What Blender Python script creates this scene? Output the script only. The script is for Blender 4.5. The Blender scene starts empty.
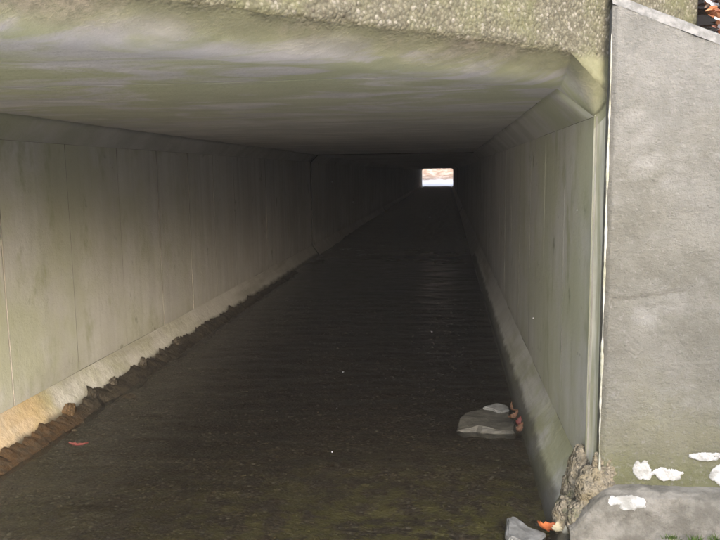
import bpy, bmesh, math, random
from mathutils import Vector, Matrix, noise

R = math.radians
scene = bpy.context.scene
C = scene.collection

# ------------------------------------------------------------------ camera
cam_data = bpy.data.cameras.new('camera')
cam_data.sensor_width = 36.0
cam_data.lens = 37.0
cam_data.clip_start = 0.05
cam_data.clip_end = 2000.0
cam = bpy.data.objects.new('camera', cam_data)
C.objects.link(cam)
PSI, THETA, RHO = R(6.757), R(7.45), R(0.8)
fwd = Vector((-math.sin(PSI) * math.cos(THETA), math.cos(PSI) * math.cos(THETA), -math.sin(THETA)))
r0 = Vector((math.cos(PSI), math.sin(PSI), 0))
u0 = r0.cross(fwd)
rt = r0 * math.cos(RHO) - u0 * math.sin(RHO)
up = r0 * math.sin(RHO) + u0 * math.cos(RHO)
M = Matrix.Identity(4)
for i in range(3):
    M[i][0] = rt[i]; M[i][1] = up[i]; M[i][2] = -fwd[i]
M.translation = (0, 0, 1.5)
cam.matrix_world = M
scene.camera = cam

# ------------------------------------------------------------------ sky, sun, exposure
SUN_EL, SUN_AZ = R(18), R(158)          # azimuth clockwise from +Y: from behind the camera
world = bpy.data.worlds.new('World')
scene.world = world
world.use_nodes = True
wn = world.node_tree
wn.nodes.clear()
sky = wn.nodes.new('ShaderNodeTexSky')
sky.sky_type = 'NISHITA'
sky.sun_disc = False
sky.sun_elevation = SUN_EL
sky.sun_rotation = SUN_AZ
sky.air_density = 1.0
sky.dust_density = 4.5
sky.ozone_density = 2.0
bg = wn.nodes.new('ShaderNodeBackground')
bg.inputs['Strength'].default_value = 0.12
out = wn.nodes.new('ShaderNodeOutputWorld')
wn.links.new(sky.outputs[0], bg.inputs[0])
wn.links.new(bg.outputs[0], out.inputs[0])

sd = bpy.data.lights.new('sun', 'SUN')
sd.energy = 1.5
sd.angle = R(90)
sd.color = (1.0, 0.985, 0.97)
sun = bpy.data.objects.new('sun', sd)
C.objects.link(sun)
sdir = Vector((math.sin(SUN_AZ) * math.cos(SUN_EL), math.cos(SUN_AZ) * math.cos(SUN_EL), math.sin(SUN_EL)))
sun.rotation_euler = sdir.to_track_quat('Z', 'Y').to_euler()
sun.location = sdir * 30

vs = scene.view_settings
vs.view_transform = 'Standard'
vs.look = 'None'
vs.exposure = 2.35
vs.gamma = 1.0
vs.use_curve_mapping = False
scene.cycles.max_bounces = 16
scene.cycles.diffuse_bounces = 9
scene.cycles.glossy_bounces = 6
scene.cycles.transparent_max_bounces = 12
scene.cycles.use_denoising = True

# ------------------------------------------------------------------ node helper
class NT:
    def __init__(self, name):
        self.m = bpy.data.materials.new(name)
        self.m.use_nodes = True
        self.t = self.m.node_tree
        self.t.nodes.clear()
        self.out = self.t.nodes.new('ShaderNodeOutputMaterial')
        self.pos = self.t.nodes.new('ShaderNodeNewGeometry').outputs['Position']
    def n(self, kind, **kw):
        nd = self.t.nodes.new(kind)
        for k, v in kw.items():
            setattr(nd, k, v)
        return nd
    def put(self, sock, v):
        if hasattr(v, 'is_output'):
            self.t.links.new(v, sock)
        else:
            sock.default_value = v
    def scale(self, s, src=None, off=(0, 0, 0)):
        nd = self.n('ShaderNodeMapping')
        nd.inputs['Scale'].default_value = s
        nd.inputs['Location'].default_value = off
        self.put(nd.inputs['Vector'], src or self.pos)
        return nd.outputs[0]
    def noise(self, sc=1.0, det=4.0, rough=0.55, s=(1, 1, 1), off=(0, 0, 0), dist=0.0):
        nd = self.n('ShaderNodeTexNoise')
        nd.inputs['Scale'].default_value = sc
        nd.inputs['Detail'].default_value = det
        nd.inputs['Roughness'].default_value = rough
        nd.inputs['Distortion'].default_value = dist
        self.put(nd.inputs['Vector'], self.scale(s, off=off))
        return nd.outputs['Fac']
    def voro(self, sc, s=(1, 1, 1), out='Distance', feature='F1'):
        nd = self.n('ShaderNodeTexVoronoi', feature=feature)
        nd.inputs['Scale'].default_value = sc
        self.put(nd.inputs['Vector'], self.scale(s))
        return nd.outputs[out]
    def ramp(self, v, lo, hi, a=0.0, b=1.0):
        nd = self.n('ShaderNodeMapRange', interpolation_type='SMOOTHSTEP')
        self.put(nd.inputs[0], v)
        nd.inputs[1].default_value = lo; nd.inputs[2].default_value = hi
        nd.inputs[3].default_value = a; nd.inputs[4].default_value = b
        return nd.outputs[0]
    def math(self, op, a, b=0.0):
        nd = self.n('ShaderNodeMath', operation=op)
        self.put(nd.inputs[0], a); self.put(nd.inputs[1], b)
        return nd.outputs[0]
    def mix(self, f, a, b, mode='MIX'):
        nd = self.n('ShaderNodeMix', data_type='RGBA', blend_type=mode)
        self.put(nd.inputs[0], f)
        for s, v in ((nd.inputs[6], a), (nd.inputs[7], b)):
            self.put(s, v if hasattr(v, 'is_output') else (v[0], v[1], v[2], 1))
        return nd.outputs[2]
    def xyz(self):
        nd = self.n('ShaderNodeSeparateXYZ')
        self.put(nd.inputs[0], self.pos)
        return nd.outputs
    def bump(self, h, strength=0.5, dist=0.01, prev=None):
        nd = self.n('ShaderNodeBump')
        nd.inputs['Strength'].default_value = strength
        nd.inputs['Distance'].default_value = dist
        self.put(nd.inputs['Height'], h)
        if prev is not None:
            self.put(nd.inputs['Normal'], prev)
        return nd.outputs[0]
    def finish(self, col, rough=0.9, spec=0.3, normal=None):
        p = self.n('ShaderNodeBsdfPrincipled')
        self.put(p.inputs['Base Color'], col if hasattr(col, 'is_output') else (col[0], col[1], col[2], 1))
        self.put(p.inputs['Roughness'], rough)
        self.put(p.inputs['Specular IOR Level'], spec)
        if normal is not None:
            self.put(p.inputs['Normal'], normal)
        self.t.links.new(p.outputs[0], self.out.inputs[0])
        self.p = p
        return self.m

MAT = {}
# -- cast concrete of the culvert walls
def mat_wall():
    k = NT('cast_concrete_wall')
    x, y, z = k.xyz()
    blotch = k.noise(0.9, 5, 0.6)
    streak = k.noise(1.0, 4, 0.6, s=(9, 9, 0.55), dist=0.3)
    board = k.noise(1.0, 2, 0.5, s=(4.5, 4.5, 0.12), off=(3, 1, 0))
    fine = k.noise(70, 3, 0.6)
    c = k.mix(k.ramp(blotch, 0.35, 0.66), (0.63, 0.62, 0.605), (0.53, 0.52, 0.51))
    c = k.mix(k.ramp(streak, 0.42, 0.72, 0, 0.45), c, (0.40, 0.39, 0.378))
    c = k.mix(k.ramp(board, 0.4, 0.65, 0, 0.3), c, (0.46, 0.44, 0.40))
    near = k.ramp(y, 9.5, 3.2)
    alg = k.math('MULTIPLY', near, k.ramp(k.noise(1.3, 5, 0.62, off=(7, 2, 4)), 0.36, 0.60, 0.25, 1.0))
    c = k.mix(k.math('MULTIPLY', alg, 0.75), c, (0.44, 0.455, 0.30))
    c = k.mix(k.math('MULTIPLY', near, k.ramp(k.noise(4.0, 5, 0.65, s=(1, 1, 0.5), off=(2, 7, 7)), 0.52, 0.70, 0, 0.6)), c, (0.27, 0.285, 0.13))
    # dark lichen marks and bug holes
    marks = k.math('MULTIPLY', k.ramp(k.noise(5.0, 4, 0.6, s=(1, 1, 0.8), off=(0, 5, 2)), 0.62, 0.74), k.ramp(k.noise(1.1, 2, 0.5, off=(9, 9, 0)), 0.42, 0.58))
    c = k.mix(k.math('MULTIPLY', marks, 0.75), c, (0.12, 0.13, 0.07))
    pits = k.ramp(k.voro(11), 0.05, 0.12, 1, 0)
    pitm = k.math('MULTIPLY', pits, k.ramp(k.noise(2.3, 2, 0.5, off=(1, 8, 3)), 0.56, 0.68))
    c = k.mix(k.math('MULTIPLY', pitm, 0.6), c, (0.09, 0.085, 0.07))
    damp = k.ramp(k.math('ADD', z, k.math('MULTIPLY', k.noise(3, 4, 0.6), 0.5)), 0.62, 0.30)
    c = k.mix(k.math('MULTIPLY', damp, 0.35), c, (0.25, 0.225, 0.18))
    b = k.bump(fine, 0.35, 0.004)
    b = k.bump(k.noise(9, 4, 0.6), 0.35, 0.012, b)
    b = k.bump(pitm, 0.5, -0.006, b)
    return k.finish(c, k.ramp(blotch, 0.3, 0.7, 0.7, 0.92), 0.3, b)
MAT['wall'] = mat_wall()

def mat_ledge():
    k = NT('ledge_concrete')
    x, y, z = k.xyz()
    blotch = k.noise(1.6, 5, 0.6)
    c = k.mix(k.ramp(blotch, 0.35, 0.66), (0.57, 0.56, 0.53), (0.48, 0.47, 0.445))
    c = k.mix(k.ramp(k.noise(1.0, 4, 0.6, s=(3, 0.7, 9)), 0.45, 0.7, 0, 0.45), c, (0.22, 0.20, 0.16))
    near = k.ramp(y, 8.5, 3.4)
    c = k.mix(k.math('MULTIPLY', near, k.ramp(k.noise(2.2, 4, 0.6, off=(3, 2, 0)), 0.4, 0.62, 0.1, 0.7)), c, (0.27, 0.275, 0.125))
    # orange glow at the near left ledge, painted into the colour
    glow = k.math('MULTIPLY', k.math('MULTIPLY', k.ramp(x, -1.9, -2.1), k.ramp(y, 4.36, 4.0)), k.ramp(k.noise(3, 4, 0.6, off=(4, 4, 4)), 0.3, 0.6, 0.4, 1))
    c = k.mix(k.math('MULTIPLY', glow, 0.5), c, (0.62, 0.40, 0.16))
    wet = k.ramp(k.math('ADD', z, k.math('MULTIPLY', k.noise(5, 4, 0.65), 0.09)), 0.10, 0.055)
    c = k.mix(k.math('MULTIPLY', wet, 0.8), c, (0.06, 0.055, 0.04))
    b = k.bump(k.noise(60, 3, 0.6), 0.4, 0.004)
    b = k.bump(k.noise(11, 5, 0.65), 0.6, 0.02, b)
    return k.finish(c, 0.82, 0.3, b)
MAT['ledge'] = mat_ledge()

def mat_ceiling():
    k = NT('ceiling_concrete')
    x, y, z = k.xyz()
    band = k.noise(1.0, 5, 0.6, s=(1.3, 2.4, 1), dist=1.2)
    band2 = k.noise(1.0, 5, 0.6, s=(0.6, 4.5, 1), off=(5, 3, 0), dist=0.4)
    c = k.mix(k.ramp(band, 0.38, 0.64), (0.53, 0.515, 0.505), (0.64, 0.615, 0.60))
    c = k.mix(k.ramp(band2, 0.5, 0.72, 0, 0.55), c, (0.41, 0.40, 0.39))
    near = k.ramp(y, 6.5, 2.4)
    alg = k.math('MULTIPLY', near, k.ramp(k.noise(1.0, 5, 0.6, s=(1.3, 2.1, 1), off=(2, 6, 1), dist=1.2), 0.42, 0.56))
    c = k.mix(k.math('MULTIPLY', alg, 0.72), c, (0.40, 0.425, 0.21))
    line = k.ramp(k.noise(1.0, 3, 0.6, s=(0.5, 11, 1), off=(1, 1, 1), dist=0.2), 0.62, 0.72, 0, 0.18)
    c = k.mix(line, c, (0.13, 0.115, 0.10))
    b = k.bump(k.noise(60, 5, 0.7), 0.5, 0.006)
    b = k.bump(k.noise(1.0, 5, 0.65, s=(5, 14, 6)), 0.45, 0.012, b)
    c = k.mix(k.ramp(k.noise(40, 5, 0.75), 0.52, 0.72, 0, 0.3), c, (0.22, 0.21, 0.18))
    return k.finish(c, 0.85, 0.3, b)
MAT['ceiling'] = mat_ceiling()

def mat_fascia():
    k = NT('exposed_aggregate')
    x, y, z = k.xyz()
    cell = k.voro(85, out='Color')
    sep = k.n('ShaderNodeSeparateColor'); k.put(sep.inputs[0], cell)
    dist = k.voro(85)
    c = k.mix(k.ramp(sep.outputs[0], 0.0, 1.0), (0.095, 0.09, 0.066), (0.155, 0.146, 0.11))
    c = k.mix(k.ramp(sep.outputs[1], 0.86, 0.92), c, (0.225, 0.212, 0.18))
    c = k.mix(k.ramp(sep.outputs[2], 0.88, 0.95, 0, 0.6), c, (0.07, 0.06, 0.045))
    c = k.mix(k.ramp(dist, 0.4, 0.75, 0, 0.6), c, (0.065, 0.06, 0.042))
    lich = k.ramp(k.noise(3.6, 6, 0.68, off=(1, 2, 3)), 0.44, 0.66)
    c = k.mix(k.math('MULTIPLY', lich, 0.55), c, (0.125, 0.13, 0.062))
    # bevel under the face: finer browner skin
    low = k.ramp(k.math('ADD', z, k.math('MULTIPLY', k.noise(14, 4, 0.6), 0.05)), 1.985, 1.94)
    d = k.mix(k.ramp(k.noise(48, 5, 0.8), 0.40, 0.62), (0.27, 0.235, 0.19), (0.15, 0.137, 0.108))
    d = k.mix(k.ramp(k.noise(1.0, 5, 0.62, s=(1.2, 1.2, 1), off=(4, 1, 0)), 0.42, 0.58, 0, 0.8), d, (0.165, 0.172, 0.10))
    into = k.math('SUBTRACT', y, k.math('ADD', k.math('MULTIPLY', x, 0.92), 2.523))
    fade = k.ramp(k.math('ADD', into, k.math('MULTIPLY', k.noise(6, 4, 0.6, off=(8, 0, 1)), 0.10)), 0.06, 0.28)
    ce = k.mix(k.ramp(k.noise(1.0, 5, 0.6, s=(1.3, 2.4, 1), dist=1.2), 0.38, 0.64), (0.53, 0.515, 0.505), (0.64, 0.615, 0.60))
    ce = k.mix(k.ramp(k.noise(1.0, 5, 0.6, s=(1.3, 2.1, 1), off=(2, 6, 1), dist=1.2), 0.42, 0.56, 0, 0.72), ce, (0.40, 0.425, 0.21))
    d = k.mix(k.math('MULTIPLY', fade, k.ramp(x, 0.72, 0.52)), d, ce)
    c = k.mix(low, c, d)
    keep = k.math('MULTIPLY', k.math('SUBTRACT', 1.0, k.math('MULTIPLY', low, 0.35)), k.math('SUBTRACT', 1.0, k.math('MULTIPLY', fade, 0.6)))
    b = k.bump(k.math('MULTIPLY', k.ramp(dist, 0.1, 0.8, 1, 0), k.math('SUBTRACT', 1.0, k.math('MULTIPLY', low, 0.93))), 0.6, 0.006)
    b = k.bump(k.math('MULTIPLY', k.noise(95, 5, 0.8), keep), 0.8, 0.007, b)
    return k.finish(c, 0.9, 0.3, b)
MAT['fascia'] = mat_fascia()

def mat_wing():
    k = NT('weathered_render')
    x, y, z = k.xyz()
    blotch = k.noise(2.2, 6, 0.65)
    c = k.mix(k.ramp(blotch, 0.36, 0.64), (0.195, 0.191, 0.172), (0.135, 0.131, 0.113))
    grey = k.ramp(k.math('ADD', z, k.math('MULTIPLY', k.noise(2.0, 4, 0.6, off=(2, 2, 2)), 1.2)), 1.7, 2.6)
    c = k.mix(grey, c, k.mix(k.ramp(k.noise(5, 5, 0.7), 0.35, 0.65), (0.195, 0.195, 0.19), (0.145, 0.145, 0.14)))
    pale = k.ramp(k.noise(2.6, 5, 0.6, s=(1, 1, 1.6), off=(6, 1, 2)), 0.52, 0.72, 0, 0.6)
    c = k.mix(pale, c, (0.29, 0.29, 0.283))
    low = k.ramp(k.math('ADD', z, k.math('MULTIPLY', k.noise(3.5, 5, 0.65, off=(0, 3, 5)), 0.7)), 1.15, 0.6)
    c = k.mix(k.math('MULTIPLY', low, 0.7), c, (0.17, 0.165, 0.10))
    alg = k.math('MULTIPLY', k.ramp(k.math('ADD', z, k.math('MULTIPLY', k.noise(6, 4, 0.65, s=(1, 1, 0.6)), 0.34)), 0.56, 0.40), 0.6)
    c = k.mix(alg, c, (0.11, 0.115, 0.05))
    c = k.mix(k.ramp(k.noise(45, 5, 0.75), 0.52, 0.72, 0, 0.5), c, (0.27, 0.268, 0.256))
    spk = k.ramp(k.noise(75, 4, 0.7), 0.54, 0.68, 0, 0.6)
    c = k.mix(spk, c, (0.14, 0.135, 0.12))
    b = k.bump(k.noise(110, 4, 0.75), 0.9, 0.006)
    b = k.bump(k.noise(30, 6, 0.75, s=(1, 1, 1.8)), 0.8, 0.014, b)
    b = k.bump(k.noise(6, 5, 0.65), 0.5, 0.03, b)
    return k.finish(c, 0.9, 0.3, b)
MAT['wing'] = mat_wing()

def simple(name, a, b, sc=8.0, rough=0.85, spec=0.3, bs=0.5, bd=0.01, bsc=30, s=(1, 1, 1)):
    k = NT(name)
    c = k.mix(k.ramp(k.noise(sc, 5, 0.62, s=s), 0.35, 0.65), a, b)
    n = k.bump(k.noise(bsc, 4, 0.65), bs, bd)
    return k.finish(c, rough, spec, n)
MAT['coping'] = simple('pale_mortar_edge', (0.19, 0.19, 0.19), (0.11, 0.11, 0.11), 30)
MAT['mortar'] = simple('pale_lime_mortar', (0.42, 0.42, 0.385), (0.25, 0.25, 0.19), 14, bsc=50)
MAT['snow'] = simple('old_snow', (0.46, 0.46, 0.46), (0.24, 0.24, 0.225), 16, 0.75, 0.3, 0.6, 0.006, 60)
def mat_toe():
    k = NT('eroded_concrete')
    cell = k.voro(70, out='Color'); dist = k.voro(70)
    sep = k.n('ShaderNodeSeparateColor'); k.put(sep.inputs[0], cell)
    c = k.mix(sep.outputs[0], (0.10, 0.09, 0.07), (0.24, 0.21, 0.16))
    c = k.mix(k.ramp(k.noise(9, 5, 0.65), 0.48, 0.66), c, (0.19, 0.16, 0.105))
    c = k.mix(k.ramp(k.noise(7, 5, 0.65, off=(4, 4, 1)), 0.52, 0.66, 0, 0.7), c, (0.09, 0.10, 0.045))
    b = k.bump(k.ramp(dist, 0.1, 0.7, 1, 0), 0.8, 0.008)
    return k.finish(c, 0.9, 0.25, k.bump(k.noise(35, 5, 0.7), 0.7, 0.012, b))
MAT['toe'] = mat_toe()
MAT['footing'] = simple('footing_concrete', (0.21, 0.20, 0.18), (0.11, 0.104, 0.09), 9, 0.9, 0.3, 0.8, 0.012, 40)
MAT['stone'] = simple('dark_wet_stone', (0.03, 0.026, 0.021), (0.06, 0.05, 0.037), 14, 0.6, 0.35, 0.8, 0.01, 40)
def mat_silt():
    k = NT('dark_silt')
    x, y, z = k.xyz()
    c = k.mix(k.ramp(k.noise(14, 5, 0.65), 0.35, 0.65), (0.022, 0.019, 0.015), (0.055, 0.046, 0.033))
    c = k.mix(k.math('MULTIPLY', k.ramp(y, 4.5, 4.0), k.ramp(k.noise(20, 4, 0.6), 0.35, 0.6, 0.3, 1)), c, (0.075, 0.045, 0.022))  # near end tinted with the same painted orange glow
    return k.finish(c, 0.8, 0.2, k.bump(k.noise(45, 4, 0.65), 0.8, 0.01))
MAT['silt'] = mat_silt()
MAT['glow_stone'] = simple('glow_tinted_wet_stone', (0.05, 0.034, 0.018), (0.11, 0.065, 0.028), 18, 0.6, 0.35, 0.8, 0.01, 40)  # orange glow on the nearest stone put into its colour
MAT['slab'] = simple('wet_slab_stone', (0.085, 0.08, 0.066), (0.04, 0.037, 0.031), 16, 0.6, 0.4, 0.6, 0.008, 30, (1, 3, 1))
MAT['pale'] = simple('pale_stone_flake', (0.19, 0.19, 0.185), (0.11, 0.11, 0.105), 18, 0.6, 0.3, 0.4, 0.004, 50)
MAT['leaf_orange'] = simple('orange_leaf', (0.42, 0.12, 0.035), (0.30, 0.08, 0.025), 40, 0.7)
MAT['leaf_red'] = simple('red_leaf', (0.17, 0.05, 0.045), (0.12, 0.035, 0.03), 40, 0.6)
MAT['leaf_brown'] = simple('brown_leaf', (0.15, 0.075, 0.045), (0.09, 0.05, 0.03), 40, 0.7)
MAT['leaf_cream'] = simple('cream_leaf', (0.34, 0.30, 0.2), (0.26, 0.23, 0.16), 40, 0.7)
MAT['moss'] = simple('green_moss', (0.10, 0.15, 0.04), (0.06, 0.09, 0.025), 30, 0.9, 0.2)
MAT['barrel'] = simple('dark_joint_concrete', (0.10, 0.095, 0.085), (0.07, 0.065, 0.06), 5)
def mat_haunch():
    k = NT('haunch_concrete')
    x, y, z = k.xyz()
    c = k.mix(k.ramp(k.noise(2.2, 5, 0.62), 0.35, 0.65), (0.52, 0.51, 0.49), (0.41, 0.405, 0.38))
    c = k.mix(k.math('MULTIPLY', k.ramp(y, 6.0, 2.8), k.ramp(k.noise(2.6, 5, 0.65, off=(3, 1, 6)), 0.38, 0.62, 0.2, 0.8)), c, (0.36, 0.375, 0.20))
    b = k.bump(k.noise(60, 5, 0.7), 0.5, 0.006)
    return k.finish(c, 0.85, 0.3, k.bump(k.noise(12, 5, 0.65), 0.4, 0.012, b))
MAT['haunch'] = mat_haunch()
MAT['seam'] = simple('dirt_and_shade_seam', (0.17, 0.16, 0.13), (0.34, 0.325, 0.29), 3.0, s=(1, 1, 0.6))  # seam dirt and groove shade both put into this dark colour
def mat_jamb():
    k = NT('pale_lime_streaked_jamb')
    c = k.mix(k.ramp(k.noise(1.0, 4, 0.6, s=(60, 60, 2.0)), 0.38, 0.62), (0.32, 0.315, 0.265), (0.20, 0.20, 0.135))
    c = k.mix(k.ramp(k.noise(7, 5, 0.65), 0.5, 0.68, 0, 0.6), c, (0.25, 0.245, 0.18))
    return k.finish(c, 0.85, 0.3, k.bump(k.noise(50, 4, 0.65), 0.4, 0.006))
MAT['jamb'] = mat_jamb()
MAT['flake'] = simple('snowflake_white', (0.6, 0.6, 0.62), (0.55, 0.55, 0.58), 5)

def mat_bed():
    k = NT('streambed_gravel')
    x, y, z = k.xyz()
    cell = k.voro(75, out='Color', s=(0.8, 1, 1))
    sep = k.n('ShaderNodeSeparateColor'); k.put(sep.inputs[0], cell)
    dist = k.voro(75, s=(0.8, 1, 1))
    c = k.mix(sep.outputs[0], (0.04, 0.032, 0.023), (0.115, 0.092, 0.063))
    c = k.mix(k.ramp(sep.outputs[1], 0.93, 0.97), c, (0.20, 0.18, 0.14))
    c = k.mix(k.ramp(dist, 0.45, 0.8, 0, 0.7), c, (0.03, 0.025, 0.018))
    band = k.ramp(k.noise(1.0, 5, 0.6, s=(1.6, 4.0, 1), dist=1.5), 0.38, 0.62, 0, 0.7)
    c = k.mix(band, c, (0.05, 0.041, 0.031))
    near = k.math('MULTIPLY', k.ramp(y, 4.3, 2.8), k.ramp(x, -1.8, 0.1, 0.3, 1.0))
    alg = k.math('MULTIPLY', near, k.ramp(k.noise(9, 5, 0.7), 0.42, 0.60))
    c = k.mix(k.math('MULTIPLY', alg, 0.8), c, (0.13, 0.12, 0.04))
    b = k.bump(k.ramp(dist, 0.0, 0.8, 1, 0), 0.5, 0.008)
    b = k.bump(k.noise(40, 4, 0.7), 0.4, 0.006, b)
    return k.finish(c, 0.7, 0.15, b)
MAT['bed'] = mat_bed()

def mat_water():
    k = NT('shallow_stream_water')
    h = k.noise(1.0, 5, 0.65, s=(5, 9, 1), dist=1.2)
    b = k.bump(h, 0.35, 0.012)
    b = k.bump(k.noise(1.0, 3, 0.6, s=(45, 60, 1)), 0.4, 0.004, b)
    fr = k.n('ShaderNodeFresnel'); fr.inputs['IOR'].default_value = 1.33
    k.put(fr.inputs['Normal'], b)
    tr = k.n('ShaderNodeBsdfTransparent'); tr.inputs[0].default_value = (0.90, 0.88, 0.83, 1)
    gl = k.n('ShaderNodeBsdfGlossy'); gl.inputs['Roughness'].default_value = 0.2
    gl.inputs['Color'].default_value = (0.9, 0.9, 0.9, 1)
    k.put(gl.inputs['Normal'], b)
    mx = k.n('ShaderNodeMixShader')
    k.put(mx.inputs[0], k.math('MULTIPLY', fr.outputs[0], 0.85))
    k.t.links.new(tr.outputs[0], mx.inputs[1]); k.t.links.new(gl.outputs[0], mx.inputs[2])
    k.t.links.new(mx.outputs[0], k.out.inputs[0])
    return k.m
MAT['water'] = mat_water()

def mat_ground():
    k = NT('leaf_litter_ground')
    c = k.mix(k.ramp(k.noise(5, 6, 0.7), 0.35, 0.65), (0.10, 0.075, 0.05), (0.24, 0.16, 0.10))
    cell = k.voro(22, out='Color')
    sep = k.n('ShaderNodeSeparateColor'); k.put(sep.inputs[0], cell)
    c = k.mix(k.ramp(sep.outputs[0], 0.6, 0.7), c, (0.34, 0.19, 0.11))
    c = k.mix(k.ramp(k.noise(1.6, 5, 0.65, off=(3, 3, 3)), 0.52, 0.56), c, (0.80, 0.80, 0.82))
    b = k.bump(k.noise(25, 5, 0.7), 0.8, 0.03)
    return k.finish(c, 0.9, 0.2, b)
MAT['ground'] = mat_ground()
def mat_bounce_snow_ground():
    k = NT('bounce_snow_over_litter')  # snow added to unseen ground so light bounces up to the ceiling
    c = k.mix(k.ramp(k.noise(5, 6, 0.7), 0.35, 0.65), (0.10, 0.075, 0.05), (0.24, 0.16, 0.10))
    c = k.mix(k.ramp(k.noise(1.3, 5, 0.65, off=(3, 3, 3)), 0.36, 0.42), c, (0.84, 0.84, 0.86))
    b = k.bump(k.noise(12, 5, 0.7), 0.7, 0.03)
    return k.finish(c, 0.85, 0.2, b)
MAT['bounce_snow_ground'] = mat_bounce_snow_ground()
MAT['bounce_snowfield'] = simple('bounce_fresh_snow', (0.86, 0.86, 0.88), (0.80, 0.80, 0.82), 3, 0.8, 0.2, 0.4, 0.02, 14)  # white of the added light-bouncing snow sheet

def mat_farbank():
    k = NT('snow_dusted_leaf_bank')
    x, y, z = k.xyz()
    c = k.mix(k.ramp(k.noise(3.0, 6, 0.7, s=(0.5, 1, 1.4)), 0.38, 0.62), (0.24, 0.15, 0.10), (0.52, 0.43, 0.37))
    snow = k.ramp(k.math('ADD', z, k.math('MULTIPLY', k.noise(1.2, 4, 0.6), 0.6)), 1.05, 0.85)
    c = k.mix(snow, c, (0.92, 0.86, 0.80))
    b = k.bump(k.noise(8, 5, 0.7), 0.8, 0.05)
    return k.finish(c, 0.9, 0.2, b)
MAT['farbank'] = mat_farbank()

# ------------------------------------------------------------------ mesh helpers
def link(name, me, mat, parent=None, smooth=False):
    o = bpy.data.objects.new(name, me)
    C.objects.link(o)
    if mat:
        me.materials.clear(); me.materials.append(MAT[mat])
    if smooth:
        for p in me.polygons: p.use_smooth = True
    if parent is not None:
        o.parent = parent
    return o
def mesh(name, verts, faces):
    me = bpy.data.meshes.new(name)
    me.from_pydata([tuple(v) for v in verts], [], faces)
    me.update()
    return me
def from_bm(name, bm):
    bmesh.ops.recalc_face_normals(bm, faces=bm.faces)
    me = bpy.data.meshes.new(name); bm.to_mesh(me); bm.free()
    return me
def thing(name, label, cat, loc=(0, 0, 0), group=None):
    o = bpy.data.objects.new(name, None); C.objects.link(o)
    o.location = loc
    o['label'] = label; o['category'] = cat; o['kind'] = 'thing'
    if group: o['group'] = group
    return o
def tag(o, label, cat, group=None):
    o['label'] = label; o['category'] = cat
    if group: o['group'] = group
    return o
def nz(x, y, z, s=1.0):
    return noise.noise(Vector((x * s, y * s, z * s)))
def fbm(x, y, z, s=1.0, o=4):
    return noise.fractal(Vector((x * s, y * s, z * s)), 0.9, 2.1, o)
def grid(nu, nv, fn):
    vs_ = [fn(i / nu, j / nv) for j in range(nv + 1) for i in range(nu + 1)]
    fs = []
    for j in range(nv):
        for i in range(nu):
            a = j * (nu + 1) + i
            fs.append((a, a + 1, a + nu + 2, a + nu + 1))
    return vs_, fs
def prism_mesh(name, poly_a, poly_b, bev=0.0):
    """closed prism between two matching 3-D outlines"""
    bm = bmesh.new()
    va = [bm.verts.new(p) for p in poly_a]; vb = [bm.verts.new(p) for p in poly_b]
    n = len(va)
    bm.faces.new(va); bm.faces.new(list(reversed(vb)))
    for i in range(n):
        bm.faces.new((va[i], vb[i], vb[(i + 1) % n], va[(i + 1) % n]))
    bmesh.ops.recalc_face_normals(bm, faces=bm.faces)
    if bev > 0:
        bmesh.ops.bevel(bm, geom=list(bm.edges), offset=bev, segments=1, affect='EDGES', profile=0.5)
    return from_bm(name, bm)

# ------------------------------------------------------------------ culvert dimensions (m, water level z = 0)
XWL, XWR = -2.50, 0.597
XBL, XBR = -2.319, 0.41
XCL, XCR = -2.37, 0.467
ZC, ZH, ZL = 1.847, 1.716, 0.183
T = 0.25
YJ, YE = 13.55, 76.0
BD, BH, BW = 0.25, 0.093, 0.05        # depth and rise of the rounded inlet edge
def P(x): return 2.523 + 0.92 * x      # skewed face of the headwall
NRM = Vector((0.92, -1.0, 0)).normalized()
culvert = thing('box_culvert', 'long dark grey concrete box culvert carrying the stream, with skewed rough lintel', 'culvert', (-0.95, 3.0, 0))
culvert_inv = Matrix.Translation((0.95, -3.0, 0))
def cpart(name, me, mat, smooth=False):
    o = link(name, me, mat, culvert, smooth)
    o.matrix_parent_inverse = culvert_inv
    return o

# stream bed -------------------------------------------------------------
def bed_z(x, y):
    z = -0.028 + 0.018 * fbm(x * 1.1, y * 1.9, 3.1, 1.0, 5) + 0.010 * nz(x, y, 7.7, 9.0) + 0.006 * nz(x, y, 2.7, 24.0)
    z += 0.085 * max(0.0, min(1.0, (y - 10) / 10.0))
    e = min(x - XBL, XBR - x)
    if e < 0.12: z -= 0.02 * (1 - max(0, e) / 0.12)
    # silt against the left ledge
    d = x - XBL
    if d < 0.32:
        z += 0.03 * (1 - max(d, 0) / 0.32) ** 1.3 * (0.75 + 0.7 * fbm(x, y, 2.2, 4.0, 3))
    return z
ys = []
y = -14.0
while y < 100:
    ys.append(y)
    y += 0.5 if y < 1.5 else (0.026 if y < 8 else (0.05 if y < 15 else 0.25))
nx = 104
def bx0(y): return XBL - 0.03 if y < YE + 2 and y > 0.4 else -2.9
def bx1(y): return XBR + 0.03 if y < YE + 2 and y > 3.0 else 0.75
vs_, fs = [], []
for yy in ys:
    for i in range(nx + 1):
        x = bx0(yy) + (bx1(yy) - bx0(yy)) * i / nx
        vs_.append((x, yy, bed_z(x, yy)))
for j in range(len(ys) - 1):
    for i in range(nx):
        a = j * (nx + 1) + i
        fs.append((a, a + 1, a + nx + 2, a + nx + 1))
bed = link('streambed', mesh('streambed', vs_, fs), 'bed', smooth=True); bed['kind'] = 'structure'
vs_, fs = [], []
ysw = [yy for q, yy in enumerate(ys) if yy > -12 and yy < 85]
nxw = 60
for yy in ysw:
    for i in range(nxw + 1):
        x = bx0(yy) + (bx1(yy) - bx0(yy)) * i / nxw
        z = 0.006 * nz(x * 3, yy * 7, 1.3) + 0.004 * nz(x * 8, yy * 15, 4.3)
        vs_.append((x, yy, z))
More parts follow.
